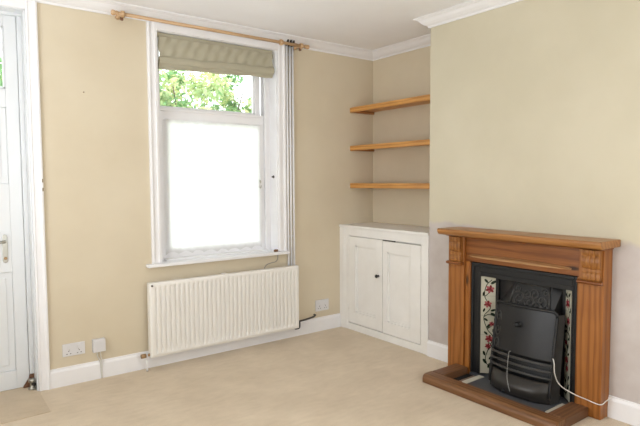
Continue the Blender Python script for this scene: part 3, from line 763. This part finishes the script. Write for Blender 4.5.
for z in (.272, .230, .188):
    pts = [(fx(s / 14, z) - .010 - .006 * (1 - (s / 14) ** 2), YM - HW * (s / 14), z) for s in range(-14, 15)]
    MB().tube(pts, .0085, 10).build('rail', M['iron_relief'], ff)
def back_fn(u, v):
    s = 2 * u - 1; z = .14 + .15 * v; return (fx(s, z) + .022, YM - HW * .98 * s, z)
MB().grid(back_fn, 30, 4).build('back_plate', M['iron'], ff, solid=.006, fix=False)
def ash(u, v):
    s = 2 * u - 1; z = .0275 + .1285 * v
    bulge = .030 * math.sin(PI * min(1, v * 1.02)) ** .8 + .022 * (1 - v)
    return (fx(s, z) + .012 - bulge * (1 - s ** 6) - .016 * (1 - s * s), YM - HW * s, z)
MB().grid(ash, 60, 20).build('ash_cover', M['iron_ash'], ff, solid=.008, fix=False)
MB().lathe((fx(-.1, .045) - .040, -2.03, .046), (-1, 0, .2), [(0, .012), (.006, .010), (.010, .004)], 12).build('ash_knob', M['iron'], ff)
# cheek pieces returning to the tiles, cast with scrolls
for s, Y in ((-1, YL), (1, YR)):
    dy = .012 if s < 0 else -.012
    c = MB()
    vs = []
    for z in (.026, .20, .40, .585):
        x = fx(s, z); vs += [(x + .002, Y, z), (x + .085 - .04 * (z - .026), Y + dy, z)]
    c.add(vs, [(0, 1, 3, 2), (2, 3, 5, 4), (4, 5, 7, 6)])
    ck = c.build('cheek', M['iron_relief'], ff, solid=.008)
# scroll ornament cast down both edges of the cover
for s in (-.86,):
    for z0, dr in ((.33, 1), (.42, -1), (.51, 1)):
        pts = []
        for k in range(20):
            a = dr * (.5 * k + .5); r = .004 + .0013 * k
            zz = z0 + r * 1.5 * math.sin(a); pts.append((fx(s, zz) - .008, YM - HW * s + r * math.cos(a) * .8, zz))
        MB().tube(pts, .0034, 6).build('scroll', M['iron_relief'], ff)

# hearth: mortar bed, slate tile, two pale tile edges, and the wooden kerb around it
hr = thing('hearth', (1.47, -2.03, 0), 'grey slate hearth with pale tile edges inside the wooden kerb', 'hearth')
MB().box(1.312, 1.580, -2.414, -1.632, .0005, .012).build('mortar_bed', M['mortar'], hr)
MB().box(1.600, 1.715, -2.4255, -1.630, .0005, .0185).build('inner_bed', M['slate'], hr)
MB().box(1.330, 1.598, -2.345, -1.765, .0122, .0215).build('slate_tile', M['slate'], hr, bevel=.003)
MB().box(1.400, 1.598, -1.762, -1.716, .0122, .0225).build('tile_edge', M['pale_strip'], hr, bevel=.002)
MB().box(1.400, 1.598, -2.398, -2.349, .0122, .0225).build('tile_edge', M['pale_strip'], hr, bevel=.002)
MB().box(1.325, 1.575, -1.680, -1.634, .0122, .0135).build('gap', M['soot_and_void'], hr)  # painted black strip standing in for the dark void beside the kerb
kb = thing('hearth_kerb', (1.26, -2.03, 0), 'low brown wooden kerb framing the hearth on the carpet', 'hearth kerb')
kp = [(1.208, .0008), (1.206, .034), (1.212, .050), (1.226, .060), (1.245, .0625), (1.302, .0625), (1.310, .055), (1.310, .0008)]
K0, K1 = -1.520, -2.528
MB().prism(kp, K1, K0, 'y').build('front_rail', M['kerb_y'], kb, bevel=.002)
for a, b in ((K0 - .110, K0), (K1, K1 + .112)):
    yy = [(1.3105, a), (1.3105, b)]
    MB().box(1.3105, 1.581, a, b, .0008, .0615).build('side_rail', M['kerb_x'], kb, bevel=.006, seg=3)

# cables on the fire
pts = bez([(1.530, -2.318, .325), (1.500, -2.345, .300), (1.498, -2.352, .235), (1.525, -2.372, .165), (1.560, -2.440, .122), (1.5745, -2.520, .106), (1.5740, -2.580, .100), (1.582, -2.606, .104), (1.62, -2.612, .118), (1.668, -2.618, .128)], 10)
one(MB().tube(pts, .0032, 8), 'power_cable', M['cable'], 'white cable trailing from the fire across the right pine leg to the skirting', 'cable')
pts = bez([(fx(-.32, .300) - .014, -2.045, .305), (fx(-.32, .27) - .030, -2.045, .300), (fx(-.3, .22) - .040, -2.048, .22), (fx(-.2, .15) - .056, -2.065, .14), (fx(-.1, .06) - .066, -2.098, .066)], 10)
one(MB().tube(pts, .0018, 8), 'loose_wire', M['wire'], 'thin grey wire hanging down the front of the black fire cover', 'wire')

# ------------------------------------------------------------------ garden outside
struct(MB().box(-14, 16, .42, 24, -.5, -.4), 'ground', M['bounce_ground'])
def tree(cx, cy, zc, rx, ry, rz, n, label, seed, mix, size=.06):
    rnd = random.Random(seed)
    t = thing('garden_shrub', (cx, cy, -.4), label, 'shrub', 'shrubs outside the window')
    mb = MB()
    clumps = []
    for _ in range(150):
        while True:
            p = Vector((rnd.uniform(-1, 1), rnd.uniform(-1, 1), rnd.uniform(-1, 1)))
            if .2 < p.length < 1: break
        clumps.append((Vector((cx + p.x * rx, cy + p.y * ry, zc + p.z * rz)), rnd.uniform(.10, .24), rnd.choices((0, 1, 2), mix)[0]))
    for _ in range(n):
        q, cr, cm = rnd.choice(clumps)
        d = Vector((rnd.gauss(0, 1), rnd.gauss(0, 1), rnd.gauss(0, 1))).normalized() * cr * rnd.random() ** .4
        c = q + d
        nz = (d.normalized() + Vector((0, -.2, .7)) + Vector((rnd.gauss(0, .5), rnd.gauss(0, .5), rnd.gauss(0, .5)))).normalized()
        a = nz.cross(Vector((rnd.gauss(0, 1), rnd.gauss(0, 1), rnd.gauss(0, 1)))).normalized(); b = nz.cross(a)
        L = size * rnd.uniform(.6, 1.3); W = L * .42
        mi = cm if rnd.random() < .75 else rnd.choices((0, 1, 2), mix)[0]
        mb.add([c - a * L, c - b * W - a * L * .1, c + a * L, c + b * W - a * L * .1], [(0, 1, 2, 3)], mi)
    mb.build('foliage', [M['leaf_a'], M['leaf_b'], M['leaf_c']], t, fix=False)
    c = MB()
    for k in range(7):
        a = rnd.uniform(0, 2 * PI); e = Vector((cx + math.cos(a) * rx * .7, cy + math.sin(a) * ry * .7, zc + rz * rnd.uniform(-.2, .7)))
        s = Vector((cx, cy, -.4)); m = s.lerp(e, .55) + Vector((0, 0, .2)); c.tube(bez([s, m, e], 6), [.05 * (1 - .07 * i) for i in range(13)], 7)
    c.build('branches', M['bark'], t)
tree(2.25, 4.6, 2.3, 1.25, .8, 1.15, 9500, 'pale green shrub seen through the left of the upper window pane', 1, (5, 3, 3))
tree(4.85, 5.3, 2.5, 1.3, .8, 1.25, 9500, 'yellowish green shrub seen through the right of the upper window pane', 2, (5, 5, 2))
tree(-1.0, 4.2, 2.2, 1.2, .8, 1.6, 5000, 'green shrub seen through the pane at the top of the door', 4, (4, 1, 5))

# ------------------------------------------------------------------ light
wd = bpy.data.worlds.new('overcast_sky'); scn.world = wd; wd.use_nodes = True
bg = wd.node_tree.nodes['Background']; bg.inputs['Color'].default_value = (.93, .97, 1.0, 1); bg.inputs['Strength'].default_value = 3.0
def lamp(name, typ, loc, rot, energy, color=(1, 1, 1), **kw):
    d = bpy.data.lights.new(name, typ); d.energy = energy; d.color = color
    for k, v in kw.items(): setattr(d, k, v)
    o = bpy.data.objects.new(name, d); COL.objects.link(o); o.location = loc; o.rotation_euler = rot; return o
def aim(d):
    return Vector(d).to_track_quat('-Z', 'Y').to_euler()
# bright hazy sky in front of the window, the sun behind the house, and added fill lamps outside two invented openings
lamp('sky_glow', 'SUN', (1, 5, 5), aim((.55, -1, -.42)), 7.0, (.98, .99, 1), angle=math.radians(100))
lamp('sun', 'SUN', (0, -8, 10), aim((.15, .7, -.75)), 2.6, (1, .97, .9), angle=math.radians(3))
lamp('rear_fill', 'AREA', (-.3, YREAR - .12, 1.5), aim((0, 1, 1.6)), 26, (.95, .98, 1), shape='RECTANGLE', size=2.7, size_y=1.85)  # added fill lamp behind the camera
lamp('side_fill', 'AREA', (XLEFT - .12, (LW[0] + LW[1]) / 2, 1.45), aim((1, -.05, 1.3)), 35, (.95, .98, 1), shape='RECTANGLE', size=2.15, size_y=1.80)  # added fill lamp, brightens the cupboard and breast from the unseen left

# ------------------------------------------------------------------ camera
cam = bpy.data.cameras.new('camera'); co = bpy.data.objects.new('camera', cam); COL.objects.link(co)
yaw, pitch, roll, fpx = .6451, -.0601, -.0055, 537.76
F = Vector((math.sin(yaw) * math.cos(pitch), math.cos(yaw) * math.cos(pitch), math.sin(pitch)))
R = Vector((math.cos(yaw), -math.sin(yaw), 0)); U = R.cross(F)
R2 = R * math.cos(roll) + U * math.sin(roll); U2 = U * math.cos(roll) - R * math.sin(roll)
mw = Matrix(((R2.x, U2.x, -F.x, -1.6507), (R2.y, U2.y, -F.y, -4.1052), (R2.z, U2.z, -F.z, 1.45), (0, 0, 0, 1)))
co.matrix_world = mw
cam.sensor_width = 36; cam.lens = 36 * fpx / 640; cam.clip_start = .05; cam.clip_end = 100
scn.camera = co
scn.view_settings.view_transform = 'Standard'; scn.view_settings.look = 'None'; scn.view_settings.exposure = 0; scn.view_settings.gamma = 1
scn.cycles.max_bounces = 10; scn.cycles.diffuse_bounces = 6; scn.cycles.transparent_max_bounces = 16
